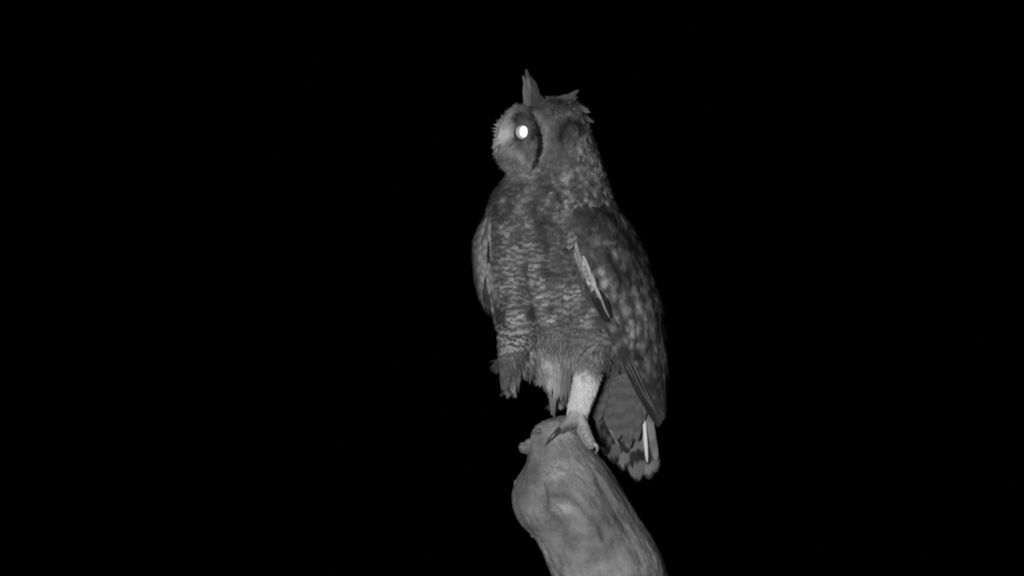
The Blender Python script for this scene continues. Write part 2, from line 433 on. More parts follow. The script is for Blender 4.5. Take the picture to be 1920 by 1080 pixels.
def fuse(name, pieces, voxel, mat, parent, smooth=6):
    """union of overlapping volumes into one continuous skin"""
    V, F, k = [], [], 0
    for p, f in pieces:
        V.append(p); F += [[q + k for q in g_] for g_ in f]; k += len(p)
    me = bpy.data.meshes.new('tmp'); me.from_pydata(np.concatenate(V).tolist(), [], F); me.update()
    o = bpy.data.objects.new('tmp', me); C.objects.link(o)
    md = o.modifiers.new('r', 'REMESH'); md.mode = 'VOXEL'; md.voxel_size = voxel
    ms = o.modifiers.new('s', 'SMOOTH'); ms.iterations = smooth; ms.factor = 0.5
    dg = bpy.context.evaluated_depsgraph_get(); ev = o.evaluated_get(dg); m2 = ev.to_mesh()
    v = np.empty(len(m2.vertices) * 3, np.float32); m2.vertices.foreach_get('co', v); v = v.reshape(-1, 3).astype(float)
    f = [tuple(p.vertices) for p in m2.polygons]
    ev.to_mesh_clear(); bpy.data.objects.remove(o); bpy.data.meshes.remove(me)
    return v, f, link_mesh(name, v, f, mat, parent)

torso = [(185, 1018, 1060, 0, 18), (190, 996, 1082, 0, 42), (200, 974, 1092, 2, 60), (214, 962, 1097, 2, 74), (236, 958, 1103, 2, 84),
         (262, 956, 1111, 0, 88), (295, 956, 1123, -3, 88), (320, 956, 1131, -6, 86), (338, 946, 1137, -8, 88), (355, 931, 1143, -8, 95),
         (375, 920, 1149, -8, 104), (400, 914, 1160, -8, 112), (440, 913, 1178, -8, 118), (490, 915, 1196, -8, 120), (540, 919, 1212, -8, 120),
         (590, 926, 1222, -10, 116), (630, 938, 1220, -14, 108), (655, 962, 1214, -22, 94), (680, 1005, 1206, -35, 74), (700, 1050, 1198, -50, 48), (712, 1100, 1188, -55, 25)]
thigh_r = [(545, 950, 1000, 62, 22), (590, 936, 1012, 60, 42), (630, 937, 1010, 54, 46), (660, 938, 996, 48, 40), (690, 941, 978, 44, 30), (708, 948, 970, 42, 18), (720, 954, 964, 42, 8)]
thigh_l = [(560, 1080, 1140, 66, 20), (600, 1060, 1158, 60, 46), (640, 1060, 1160, 54, 48), (662, 1070, 1148, 48, 38), (680, 1082, 1130, 46, 24), (692, 1090, 1114, 46, 10)]
vent = [(620, 1000, 1080, 10, 40), (660, 992, 1086, 8, 42), (690, 998, 1078, 4, 38), (715, 1014, 1070, 0, 28), (735, 1028, 1060, -2, 18), (745, 1034, 1050, -2, 8)]
rump = [(640, 1100, 1215, -38, 40), (700, 1106, 1210, -42, 26), (740, 1118, 1205, -46, 12), (770, 1134, 1200, -50, 6)]
bv, bf, body = fuse('body', [loft(torso), loft(thigh_r), loft(thigh_l), loft(vent), loft(rump)], 3.5, UNDER, owl, 8)

# triangle soup for scattering
tri = []
for f in bf:
    tri.append(f[:3])
    if len(f) == 4: tri.append((f[0], f[2], f[3]))
tri = np.array(tri)
A, B, Cc = bv[tri[:, 0]], bv[tri[:, 1]], bv[tri[:, 2]]
fn_ = np.cross(B - A, Cc - A); area = np.linalg.norm(fn_, axis=1) * 0.5
vn = np.zeros_like(bv)
for k in range(3): np.add.at(vn, tri[:, k], fn_)
vn /= np.linalg.norm(vn, axis=1, keepdims=True) + 1e-9
if (vn * (bv - bv.mean(0))).sum() < 0: vn = -vn
BODY_TREE = BVHTree.FromPolygons(bv.tolist(), [list(f) for f in bf])
def scatter(n, keep, spacing):
    """points spread over the body at a spacing that may vary"""
    t = rng.choice(len(tri), n, p=area / area.sum())
    r1, r2 = np.sqrt(rng.random(n)), rng.random(n)
    w = np.stack([1 - r1, r1 * (1 - r2), r1 * r2], -1)
    p = (bv[tri[t]] * w[..., None]).sum(1); nn = (vn[tri[t]] * w[..., None]).sum(1)
    nn /= np.linalg.norm(nn, axis=1, keepdims=True)
    x, y, d = XYD(p); m = keep(x, y, d, nn); p, nn = p[m], nn[m]
    x, y, d = XYD(p); sp = spacing(x, y, d)
    cell = {}; out = []; cs = float(sp.max())
    kk = np.floor(p / cs).astype(int)
    for i in range(len(p)):
        k0 = kk[i]; ok = True
        for a in (-1, 0, 1):
            for b in (-1, 0, 1):
                for c in (-1, 0, 1):
                    for j in cell.get((k0[0] + a, k0[1] + b, k0[2] + c), ()):
                        q = p[i] - p[j]
                        if q @ q < sp[i] * sp[i]: ok = False; break
                    if not ok: break
                if not ok: break
            if not ok: break
        if ok:
            cell.setdefault(tuple(k0), []).append(i); out.append(i)
    return p[out], nn[out]

# face frame: the head is turned to the left of the camera
AL = math.radians(64)
FC = np.array([973.0, 266.0, 28.0])
FL = np.array([math.cos(AL), 0, math.sin(AL)]); FF_ = np.array([-math.sin(AL), 0, math.cos(AL)]); FH = np.array([0, 1.0, 0])
def face_pt(l, h, f):
    l, h, f = np.broadcast_arrays(np.asarray(l, float), np.asarray(h, float), np.asarray(f, float))
    return FC + l[..., None] * FL + h[..., None] * FH + f[..., None] * FF_
def face_lhf(x, y, d):
    q = np.stack([x, y, d], -1) - FC
    return q @ FL, q @ FH, q @ FF_
def in_face(x, y, d, grow=1.0):
    l, h, f = face_lhf(x, y, d)
    return (l / (70 * grow)) ** 2 + (h / (61 * grow)) ** 2 < 1

def flow(p, nn):
    x, y, d = XYD(p)
    down = np.zeros_like(p); down[:, 2] = -1
    fc = Wa(FC + FF_ * 10)
    away = p - fc; away /= np.linalg.norm(away, axis=1, keepdims=True)
    hd = np.clip((345 - y) / 70, 0, 1)[:, None]
    v = down * (1 - 0.55 * hd) + away * 0.9 * hd
    v[:, 0] += 0.10 * np.clip((x - 1000) / 100, -1, 1) * (1 - hd[:, 0])
    v += 0.10 * rng.normal(size=p.shape)
    v -= (v * nn).sum(1, keepdims=True) * nn
    v /= np.linalg.norm(v, axis=1, keepdims=True)
    return v

def plumage_tone(x, y, d, r, r2):
    n = len(x)
    P3 = np.stack([x, y, d], -1)
    n1 = fbm(P3 / np.array([15., 30., 30.]), 2); n2 = fbm(P3 / 40.0 + 9, 3)
    dark = np.full(n, 0.076); light = np.full(n, 0.225); freq = np.full(n, 2.15)
    spot = np.zeros(n); spv = np.full(n, 0.72); edge = np.zeros(n)
    # breast: bars with dark blotches, stronger high up
    k = np.clip((n2 - 0.40) * 6, 0, 1); light = light * (0.50 + 0.60 * k) * (0.55 + 0.7 * r2); dark = dark * (0.75 + 0.4 * k)
    up = np.clip((470 - y) / 90, 0, 1)
    bl = np.clip((n1 - (0.60 - 0.07 * up)) * 14, 0, 1)
    light = light * (1 - 0.50 * bl); dark = dark * (1 - 0.40 * bl)
    light = light * (1 - 0.22 * up)
    freq = freq - 0.9 * up
    # breast parting: dark feather bases plus the fold's shade painted into the tone
    pd = np.exp(-(seg_dist(x, y, [(984, 505), (990, 540), (1001, 590), (1014, 632)]) / 7.5) ** 2) * (d > 0)
    light *= 1 - 0.72 * pd; dark *= 1 - 0.55 * pd
    # lower belly and flanks: plain soft grey
    lo = np.clip((y - 600 - 30 * (fbm(P3 / 30.0 + 2, 2) - .5)) / 75, 0, 1) * np.where(x < 1005, np.clip((y - 640) / 40, 0, 1), 1)
    light = light * (1 - lo) + lo * (0.125 + 0.05 * r); dark = dark * (1 - lo) + lo * 0.092; freq = freq * (1 - 0.4 * lo)
    fr = np.exp(-(seg_dist(x, y, [(1000, 632), (1040, 652), (1070, 672), (1090, 680)]) / 14.0) ** 2) * (d > 0)
    light = light * (1 - 0.25 * fr); dark = dark * (1 - 0.2 * fr)
    th = np.clip((y - 600) / 30, 0, 1) * np.clip((1000 - x) / 20, 0, 1) * np.clip((680 - y) / 30, 0, 1)
    light = light * (1 - th) + th * 0.27
    # neck side and nape: dark with a pale drop on each feather
    nk = np.clip((x - 1015 + (y - 330) * 0.35) / 40, 0, 1) * np.clip((410 - y) / 20, 0, 1)
    pn = np.clip((fbm(P3 / np.array([9.0, 11.0, 10.0]) + 4.0, 2) - 0.47) * 6, 0, 1.15) * np.clip((y - 205) / 60, 0.3, 1)
    dark = dark * (1 - nk) + nk * (0.050 + 0.02 * r + 0.11 * pn); light = light * (1 - nk) + nk * (0.075 + 0.03 * n2 + 0.19 * pn * (.6 + .6 * r2))
    # head
    hd = np.clip((330 - y) / 30, 0, 1) * np.clip((1090 - x) / 30, 0, 1)
    base = 0.075 + 0.05 * (n2 - 0.5)
    dark = dark * (1 - hd) + hd * base * 0.85; light = light * (1 - hd) + hd * base * 1.2
    cr = np.clip((222 - y) / 22, 0, 1)
    m = 0.55 + 0.9 * np.clip((fbm(P3 / 14.0, 2) - 0.42) * 4, 0, 1)
    dark = dark * (1 - cr) + cr * 0.06 * m; light = light * (1 - cr) + cr * 0.10 * m
    ear = np.exp(-(seg_dist(x, y, [(1050, 262), (1056, 240), (1068, 228), (1084, 234), (1090, 246)]) / 9.0) ** 2)
    ear = np.maximum(ear, 0.55 * blob(x, y, 1068, 250, 16)) * (d > 0)
    light *= 1 - 0.85 * ear; dark *= 1 - 0.78 * ear; spot *= 1 - ear
    rf = np.exp(-(seg_dist(x, y, [(1002, 214), (1014, 224), (1024, 245), (1022, 275), (1014, 300)]) / 6.5) ** 2) * (d > 0)
    light = light * (1 - rf) + rf * 0.16; dark = dark * (1 - rf) + rf * 0.125
    br = np.exp(-(seg_dist(x, y, [(1032, 232), (1048, 218), (1070, 214)]) / 4.5) ** 2) * (d > 0)
    light = light * (1 - br) + br * 0.12; dark = dark * (1 - br) + br * 0.09
    # throat
    tr = blob(x, y, 965, 333, 30, 14) * (d > 0)
    light = light * (1 - tr) + tr * 0.20; dark = dark * (1 - tr) + tr * 0.13; spot *= 1 - tr
    for cx_, cy_, rx_, ry_ in [(955, 375, 8, 26), (975, 350, 7, 12), (1023, 352, 11, 18), (1048, 375, 9, 18), (1014, 412, 11, 15), (1002, 395, 7, 16), (918, 415, 7, 16), (1024, 462, 9, 8), (940, 408, 9, 8), (1036, 515, 20, 9), (1065, 468, 14, 7)]:
        q = blob(x, y, cx_, cy_, rx_, ry_) * (d > 0); light *= 1 - 0.62 * q; dark *= 1 - 0.5 * q
    # vent and the white under the belly
    vt = np.clip(blob(x, y, 1032, 690, 34, 26) * 1.5, 0, 1) * (y > 648) * (d < 60)
    light = light * (1 - vt) + vt * 0.36; dark = dark * (1 - vt) + vt * 0.30
    return dark, light, freq

def spacing(x, y, d):
    s = np.full(len(x), 9.5)
    s = np.where(y < 335, 6.2, s); s = np.where((y < 400) & (x > 1040), 7.0, s)
    s = np.where((y >= 335) & (y < 400) & (x <= 1040), 8.0, s)
    s = np.where((d < -40), s * 1.6, s)
    return s
def keep(x, y, d, nn):
    face = in_face(x, y, d, 0.93) & (face_lhf(x, y, d)[2] > -45)
    wing = (y > 400) & (x > np.interp(y, [400, 470, 550, 620, 680], [1110, 1105, 1130, 1178, 1195])) & (d > -40)
    return ~face & ~wing
pp, nn = scatter(60000, keep, spacing)
x, y, d = XYD(pp); n = len(pp)
dv = flow(pp, nn)
r_a, r_b = rng.random(n), rng.random(n)
sz = spacing(x, y, d)
L = sz * (2.7 + 0.7 * rng.random(n)); Wd = sz * (0.85 + 0.3 * rng.random(n))
lo = (y > 650); L = np.where(lo, L * 1.25, L); 
mid = pp + dv * (L * 0.6)[:, None]; x, y, d = XYD(mid)
tone = np.stack([L, L, plumage_tone(x, y, d, r_a, r_b)[2] * np.clip(L / 27.0, 0.5, 1.6) * (0.8 + 0.4 * rng.random(n)), rng.random(n)], -1)
mark = np.stack([np.zeros(n), np.full(n, .5), np.zeros(n), rng.random(n)], -1)
lift = 3.2 + 0.07 * L + 1.8 * rng.random(n)
feather_mass('body_plumage', owl, pp, dv, nn, L, Wd, lift, tone, mark, camber=0.10, conform=BODY_TREE)
plum = bpy.data.objects['body_plumage']; me = plum.data; k = len(me.vertices) // n
co = np.empty(len(me.vertices) * 3, np.float32); me.vertices.foreach_get('co', co)
co = (co.reshape(-1, 3) + np.array(root_of(owl)) - np.array([0, 0, Z0])) / S
x, y, d = XYD(co)
dk_, lt_, _ = plumage_tone(x, y, d, np.repeat(r_a, k), np.repeat(r_b, k))
tv = np.repeat(tone, k, 0); tv[:, 0] = dk_; tv[:, 1] = np.maximum(lt_, dk_)
me.attributes['tone'].data.foreach_set('color', tv.astype(np.float32).reshape(-1))

# --- ragged crest feathers and loose hind-crown feathers
R_ = random.uniform
def tuft(name, spec, parent=owl, tip=0.12):
    t = bpy.data.objects.new(name, None); C.objects.link(t); t.parent = parent
    for (x0, y0, d0, x1, y1, d1, w, dk, lt, ed) in spec:
        a, b = np.array([x0, y0, d0], float), np.array([x1, y1, d1], float)
        ax = (b - a); Ln = np.linalg.norm(ax); ax /= Ln
        sd = np.cross(ax, [0, 0, 1.0]); sd /= np.linalg.norm(sd)
        if sd[0] < 0: sd = -sd
        def fn(al, ac, U, V, a=a, ax=ax, sd=sd, w=w):
            return a + al[:, None] * ax + ac[:, None] * sd + np.outer(1.5 - 0.3 * w * U ** 2 * 0.8, [0, 0, 1.0])
        single_feather('feather', t, fn, Ln, w, (dk, lt, 0.6, 0.6), (0, .5, ed, random.random()), tip=tip, ragged=0.08, notch=0.04)
    return t
ear = [(1004, 206, 47, 989, 139, 38, 9.5, .034, .046, 0), (1009, 206, 45, 996, 148, 38, 9.5, .034, .048, 0), (996, 204, 50, 980.5, 142, 44, 3.6, .08, .10, 0), (1000, 204, 48, 986.5, 130, 38, 5, .035, .05, 0)]
for k in range(20):
    q = k / 19; x0 = 988 + 36 * q; tipx = 984 + 32 * q + random.uniform(-1.5, 1.5); ty = (141 + 8 * (.12 - q) / .12 if q < .12 else 133 + 50 * q) + random.uniform(0, 7)
    pale = .085 if q < .28 else .036
    ear.append((x0, 206 + 2 * math.sin(3 * q), 42 + 12 * math.sin(3.1 * q) + random.uniform(-2, 2), tipx, ty, 38 + 6 * math.sin(3.1 * q), random.uniform(4.4, 6.4), pale, pale * 1.35, 0))
tuft('ear_tuft', ear, tip=.42)
tuft('ear_tuft', [(1050, 190, 24, 1086, 169, 16, 4, .055, .08, 0), (1045, 194, 28, 1080, 173, 20, 4, .05, .07, 0), (1055, 196, 30, 1083, 182, 20, 4, .04, .065, 0), (1048, 192, 30, 1076, 177, 20, 4, .06, .08, 0), (1058, 192, 26, 1082, 174, 18, 3.5, .05, .075, 0),
                  (1036, 190, 26, 1070, 178, 20, 5, .05, .08, 0), (1058, 204, 30, 1082, 192, 22, 5, .05, .07, 0)])
cr_ = [(1076, 203, 34, 1107, 211, 22, 4, .08, .13, 0), (1074, 200, 40, 1104, 205, 26, 3.5, .06, .10, 0), (1084, 214, 36, 1114, 230, 20, 4, .05, .09, 0)]
for k in range(26):
    q = R_(0, 1); x0, y0 = 1066 + 28 * q + R_(-3, 3), 192 + 52 * q + R_(-3, 3); a0 = math.radians(8 + 50 * q + R_(-10, 10)); ll = R_(20, 31)
    cr_.append((x0, y0, 36 + R_(-6, 8), x0 + ll * math.cos(a0), y0 + ll * math.sin(a0), 18 + R_(-4, 6), R_(2.2, 3.8), R_(.035, .06), R_(.06, .10), 0))
tuft('nape_crest', cr_)

# --- facial disc
def face_fwd(l, h):
    l, h = np.asarray(l, float), np.asarray(h, float)
    rr = np.sqrt((l / 70) ** 2 + (h / 61) ** 2)
    ridge = 42 * np.exp(-(np.abs(l) / 21) ** 1.6) * np.exp(-(np.abs(h - 2) / 54) ** 4)
    brow = 8 * np.exp(-((np.abs(l) - 24) / 18) ** 2) * np.exp(-((h + 40) / 11) ** 2)
    bowl = 10 - 16 * np.clip(rr, 0, 1.1) ** 2
    return np.maximum(ridge * 0.75 + bowl, bowl + brow) + 0.0 * l
nr_, na_ = 22, 72
rr = np.linspace(0, 1.02, nr_); th = np.linspace(0, 2 * np.pi, na_, endpoint=False)
l_ = 70 * np.outer(rr, np.cos(th)); h_ = 61 * np.outer(rr, np.sin(th))
front_ = Wa(face_pt(l_, h_, face_fwd(l_, h_) - 2)).reshape(-1, 3)
back_ = Wa(face_pt(l_[-1] * 0.85, h_[-1] * 0.85, -55)).reshape(-1, 3)
i = np.arange(nr_)[:, None] * na_; j = np.arange(na_)[None]; j2 = (j + 1) % na_
Fd = np.stack([i + j, i + j2, i + na_ + j2, i + na_ + j], -1).reshape(-1, 4).tolist()
Fd.append([nr_ * na_ + k for k in range(na_)])
disc = link_mesh('facial_disc', np.concatenate([front_, back_]), Fd, UNDER, owl)

EYE_L, EYE_H = 33.0, -17.0
def face_tone(l, h):
    al = np.abs(l)
    q3 = np.stack([l / 11.0, h / 9.0, 0 * l], -1)
    t = 0.145 * (0.0 + 2.0 * np.clip(fbm(q3 + 3.1, 3), .15, 1)) * (0.85 + 0.3 * rng.random(np.shape(l)))
    t = t + 0.25 * np.exp(-((al - 6) / 9.5) ** 2) * np.exp(-((h + 16) / 24) ** 2)
    t = t + 0.07 * np.exp(-((al - 22) / 12) ** 2) * np.exp(-((h - 16) / 9) ** 2)
    t = t * (1 - np.where(l > 0, 0.88, 0.1) * np.exp(-((al - 25) / 14) ** 2) * np.exp(-((h + 40) / 9) ** 2))
    t = t * (1 - 0.85 * (l > 0) * np.exp(-((al - 20) / 5) ** 2) * np.exp(-((h + 34) / 9) ** 2))
    t = t * (1 - np.where(l > 0, 0.85, 0.0) * np.exp(-((al - 21) / 6) ** 2) * np.exp(-((h + 4) / 6) ** 2))
    t = t * (1 - 0.55 * np.exp(-((al - 4) / 14) ** 2) * np.exp(-((h - 27) / 5) ** 2))
    t = t + 0.06 * np.exp(-((al - 35) / 18) ** 2) * np.exp(-((h - 30) / 9) ** 2)
    t = t * (1 - 0.5 * np.exp(-((al - 30) / 18) ** 2) * np.exp(-((h - 49) / 5) ** 2))
    rr = np.sqrt((l / 70) ** 2 + (h / 61) ** 2)
    side = np.clip((l - 30) / 20, 0, 1)
    t = t * (1 - 0.92 * np.clip((rr - 0.90) / 0.05, 0, 1) * side)
    return np.clip(t, 0.012, 0.6)
set_marks(disc, np.zeros(len(disc.data.vertices)), np.zeros(len(disc.data.vertices)), np.zeros((1, 4)), np.array([(0, .5, 0, .4)]), 1)
dt_ = np.zeros((len(disc.data.vertices), 4), np.float32)
dt_[:, 0] = np.concatenate([face_tone(l_, h_).reshape(-1), np.full(na_, .05)]); dt_[:, 1] = dt_[:, 0]; dt_[:, 3] = .25
disc.data.attributes['tone'].data.foreach_set('color', dt_.reshape(-1)); disc.data.materials[0] = FEATHER
n = 11000
q = np.sqrt(rng.random(n)) * 1.0; an = rng.random(n) * 2 * np.pi
l = 69 * q * np.cos(an); h = 60 * q * np.sin(an)
ok = np.hypot(np.abs(l) - EYE_L, h - EYE_H) > 12.5; l, h = l[ok], h[ok]; n = len(l)
sg = np.where(l >= 0, 1, -1)
dl, dh = l - np.tanh(l / 9.0) * EYE_L, h - EYE_H
dn = np.hypot(dl, dh) + 1e-6
bris = np.exp(-((np.abs(l)) / 15) ** 2) * np.exp(-((h - 4) / 34) ** 2)
vl, vh, vf = dl / dn, dh / dn + 0.25, 0.30 + 1.3 * bris
vl = vl * (1 - 0.75 * bris); vh = vh * (1 - 0.3 * bris) + 0.3 * bris
dirv = vl[:, None] * FL + vh[:, None] * FH + vf[:, None] * FF_
dirv = np.stack([dirv[:, 0], -dirv[:, 2], -dirv[:, 1]], -1)
rt = Wa(face_pt(l, h, face_fwd(l, h) - 2.5))
strands('facial_bristles', owl, rt, dirv, 9 + 7 * rng.random(n) + 7 * bris * rng.random(n), 1.5 + 0.8 * rng.random(n), face_tone(l, h), curl=0.10, facing=(0.45, -1.2, 0.35), rand=0.3)
# stiff ruff round the disc: a dark rim with a pale band behind it
n = 1500
an = rng.random(n) * 2 * np.pi; k = 0.955 + 0.085 * rng.random(n)
l, h = 70 * k * np.cos(an), 61 * k * np.sin(an)
rt = Wa(face_pt(l, h, -13 - 4 * rng.random(n)))
dirv = (np.cos(an) * 0.5)[:, None] * FL + (np.sin(an) * 0.5 + .1)[:, None] * FH + 1.0 * FF_
dirv = np.stack([dirv[:, 0], -dirv[:, 2], -dirv[:, 1]], -1)
gone = (h > 40) & (np.abs(l) < 38); rt, dirv, an = rt[~gone], dirv[~gone], an[~gone]; n = len(an)
strands('ruff', owl, rt, dirv, 9 + 5 * rng.random(n), 3.2 + 1.5 * rng.random(n), np.where(np.cos(an) > -0.1, np.where(rng.random(n) < .2, .07, 0.012 + 0.018 * rng.random(n)), .09), curl=0.25)

n = 900
l = rng.uniform(-40, 40, n); h = rng.uniform(38, 60, n) - np.abs(l) * .15
rt = Wa(face_pt(l, h, face_fwd(l, h) - 2)); dirv = np.tile(np.array([0.10, -0.25, -1.0]), (n, 1)) + .12 * rng.normal(size=(n, 3))
strands('chin_feathers', owl, rt, dirv, 12 + 8 * rng.random(n), 1.8 + rng.random(n), .10 + .12 * rng.random(n), curl=.1, rand=.3)
# --- eyes
half = (to_light.normalized() + Vector((0, -1, 0))).normalized()
def eye(l, shine):
    c = face_pt(l, EYE_H, 9.0)
    ax = np.array(half) if shine else np.array([FF_[0], -FF_[2], 0.0])
    s1 = np.cross(ax, [0, 0, 1.0]); s1 /= np.linalg.norm(s1); s2 = np.cross(s1, ax)
    if s1[0] < 0: s1 = -s1
    e = bpy.data.objects.new('eye', None); C.objects.link(e); e.parent = owl
    c = Wa(c)
    def dome(name, mat, rx, ry, hgt, off, lift, pow_=2.0, full=True):
        nv, nu = 14, 36
        u = np.linspace(0, 2 * np.pi, nu, endpoint=False); v = np.linspace(0.03, np.pi - 0.03 if full else np.pi / 2, nv)
        P = (c + s1 * off[0] + s2 * off[1] + ax * lift)[None, None] + np.outer(np.sin(v), np.cos(u))[..., None] * s1 * rx + np.outer(np.sin(v), np.sin(u))[..., None] * s2 * ry + (np.cos(v)[:, None] * np.ones(nu))[..., None] * ax * hgt
        i = np.arange(nv - 1)[:, None] * nu; j = np.arange(nu)[None]; j2 = (j + 1) % nu
        F = np.stack([i + j, i + j2, i + nu + j2, i + nu + j], -1).reshape(-1, 4).tolist()
        F.append(list(range(nu))[::-1]); F.append([(nv - 1) * nu + k for k in range(nu)])
        return link_mesh(name, P.reshape(-1, 3), F, mat, e)
    dome('eyelid', LID, 14.8, 14.8, 7.0, (-1.8, -2.0), -1.0)
    dome('iris', IRIS, 13.2, 13.8, 7.5, (0, 0), 1.0)
    p = dome('pupil', PUPIL if shine else LID, 8.4, 11.2, 1.6, (3.2 if shine else 0, 1.2), 7.4)
    if shine: p['label'] = 'pupil shining white in the infrared lamp'
    return e
eye(EYE_L, True); eye(-EYE_L, False)
# --- beak
V_, F_ = tube([tuple(face_pt(0, 2, 28)) + (7.5,), tuple(face_pt(0, 10, 42)) + (7,), tuple(face_pt(0, 20, 47)) + (5.2,), tuple(face_pt(0, 29, 44)) + (2.8,), tuple(face_pt(0, 35, 39)) + (0.6,)])
link_mesh('beak', V_, F_, BEAK, owl)

# ------------------------------------------------------------------ wings
LE = [(385, 1084), (410, 1077), (440, 1074), (470, 1079), (500, 1090), (550, 1107), (590, 1130), (620, 1150), (650, 1161), (680, 1173), (715, 1194), (755, 1220), (795, 1239), (830, 1256)]
BE = [(385, 1146), (400, 1168), (430, 1188), (480, 1210), (545, 1232), (580, 1242), (620, 1244), (660, 1247), (690, 1249), (730, 1247), (760, 1247), (790, 1245), (830, 1243)]
DLE = [(385, 98), (440, 118), (500, 122), (550, 120), (590, 112), (620, 102), (650, 86), (680, 64), (715, 38), (755, 14), (795, 0), (830, -10)]
def wing_pt(y, t, off):
    xl, xr, dl = key(LE, y), key(BE, y), key(DLE, y)
    a = t * np.pi / 2; hw, hd = xr - xl, dl + 18
    x = xl + hw * np.sin(a); d = -18 + hd * np.cos(a)
    nx, nd = hd * np.sin(a), np.maximum(hw, 12) * np.cos(a)
    m = np.hypot(nx, nd) + 1e-6
    return np.stack([x + off * nx / m, y, d + off * nd / m], -1)
def arc(y):
    return np.maximum(0.5 * math.pi * np.sqrt(((key(BE, y) - key(LE, y)) ** 2 + (key(DLE, y) + 18) ** 2) / 2), 40)
wing = bpy.data.objects.new('wing', None); C.objects.link(wing); wing.parent = owl
def shell(name, fn, y0, y1, t0, t1, th, parent, mat, ny=50, nt=24):
    yy, tt = np.meshgrid(np.linspace(y0, y1, ny), np.linspace(t0, t1, nt), indexing='ij')
    Pa, Pb = Wa(fn(yy, tt, 0.0)).reshape(-1, 3), Wa(fn(yy, tt, -th)).reshape(-1, 3)
    i = np.arange(ny - 1)[:, None] * nt; j = np.arange(nt - 1)[None]
    F = np.stack([i + j, i + j + 1, i + nt + j + 1, i + nt + j], -1).reshape(-1, 4); k = ny * nt
    rim = list(range(nt)) + [a * nt + nt - 1 for a in range(1, ny)] + [(ny - 1) * nt + a for a in range(nt - 2, -1, -1)] + [a * nt for a in range(ny - 2, 0, -1)]
    FF = F[:, ::-1].tolist() + (F + k).tolist() + [(a, b, b + k, a + k) for a, b in zip(rim, rim[1:] + rim[:1])]
    return link_mesh(name, np.concatenate([Pa, Pb]), FF, mat, parent)
shell('wing_bone', wing_pt, 390, 770, 0.02, 1.06, 9, wing, UNDER)

def wing_feather(name, y0, t, L, Wd, lift, tone, mark, base=2.0, tip=0.5, slant=0.0, **kw):
    def fn(al, ac, U, V):
        yy = y0 + al
        tt = t + slant * V + ac / arc(y0 + 0.5 * L)
        off = base + lift * V ** 1.2 - 0.05 * Wd * U ** 2 * V
        return wing_pt(yy, tt, off)
    return single_feather(name, wing, fn, L, Wd, tone, mark, tip=tip, **kw)
WSPOT = [(1127, 509, 7, 9, 1.1), (1133, 531, 7, 11, 1.1), (1151, 481, 7, 12, .8), (1168, 500, 6, 8, .6), (1143, 455, 14, 3, .35), (1118, 458, 12, 3, .5), (1172, 583, 7, 12, 1.0), (1198, 578, 6, 14, .85), (1183, 604, 5, 5, 1), (1184, 627, 5, 11, 1), (1196, 620, 4, 12, .8),
         (1197, 648, 4, 5, .8), (1170, 642, 7, 8, .6), (1224, 612, 5, 14, .6), (1188, 545, 6, 10, .8), (1167, 555, 7, 7, .7), (1208, 540, 5, 12, .5), (1160, 470, 5, 7, .4), (1185, 480, 6, 9, .35), (1206, 650, 4, 16, .45),
         (1240, 580, 4, 16, .6), (1246, 670, 3, 22, .9), (1232, 560, 4, 12, .5), (1200, 515, 6, 8, .5), (1218, 570, 4, 10, .5), (1215, 690, 4, 14, .35), (1228, 655, 4, 16, .4)]
def wing_field(x, y, d):
    P3 = np.stack([x, y, d], -1)
    nb = fbm(P3 / np.array([22., 30., 30.]) + 3, 3); nf = fbm(P3 / np.array([6.5, 15., 12.]) + 31, 2)
    base = 0.024 + 0.045 * np.clip((nb - .35) * 2, 0, 1)
    low = np.clip((y - 500) / 60, 0, 1)
    sp_ = np.clip((nf - 0.50) * 6, 0, 1) * (0.25 + 0.75 * low) * np.clip((760 - y) / 80, 0.3, 1) * 0.55
    for cx, cy, rx, ry, a in WSPOT: sp_ = np.maximum(sp_, a * np.exp(-(((x - cx) / rx) ** 2 + ((y - cy) / ry) ** 2) ** 1.5))
    mant = np.exp(-(seg_dist(x, y, [(1146, 388), (1178, 424), (1208, 474), (1220, 505)]) / 8.0) ** 2)
    sp_ = np.maximum(sp_, mant * np.clip((fbm(P3 / 7.0 + 5, 2) - .40) * 5, 0, 1) * .75)
    dark_line = np.exp(-(seg_dist(x, y, [(1118, 392), (1150, 410), (1178, 448), (1192, 476)]) / 6.0) ** 2)
    dark_line = np.maximum(dark_line, np.exp(-(seg_dist(x, y, [(1143, 480), (1152, 505), (1164, 530), (1160, 548)]) / 7.0) ** 2))
    dark_line = np.maximum(dark_line, .8 * np.exp(-(seg_dist(x, y, [(1156, 608), (1164, 640), (1184, 672), (1208, 668)]) / 6.0) ** 2))
    shoulder = np.clip((470 - y) / 30, 0, 1) * np.clip((1140 - x) / 30, 0, 1)
    base = base * (1 - .65 * dark_line) * (1 - .45 * shoulder); sp_ = sp_ * (1 - .9 * dark_line)
    return base + .16 * sp_, base * 1.35 + .27 * sp_
rows = [(386, 34, 9), (396, 34, 9), (406, 34, 9), (417, 36, 9), (428, 36, 9), (440, 38, 10), (452, 38, 10), (464, 40, 10), (477, 42, 10), (490, 44, 10), (504, 46, 10),
        (518, 48, 11), (533, 52, 11), (549, 56, 11), (566, 60, 11), (584, 66, 11), (602, 72, 11), (621, 80, 11), (640, 88, 11), (658, 96, 10), (674, 104, 10)]
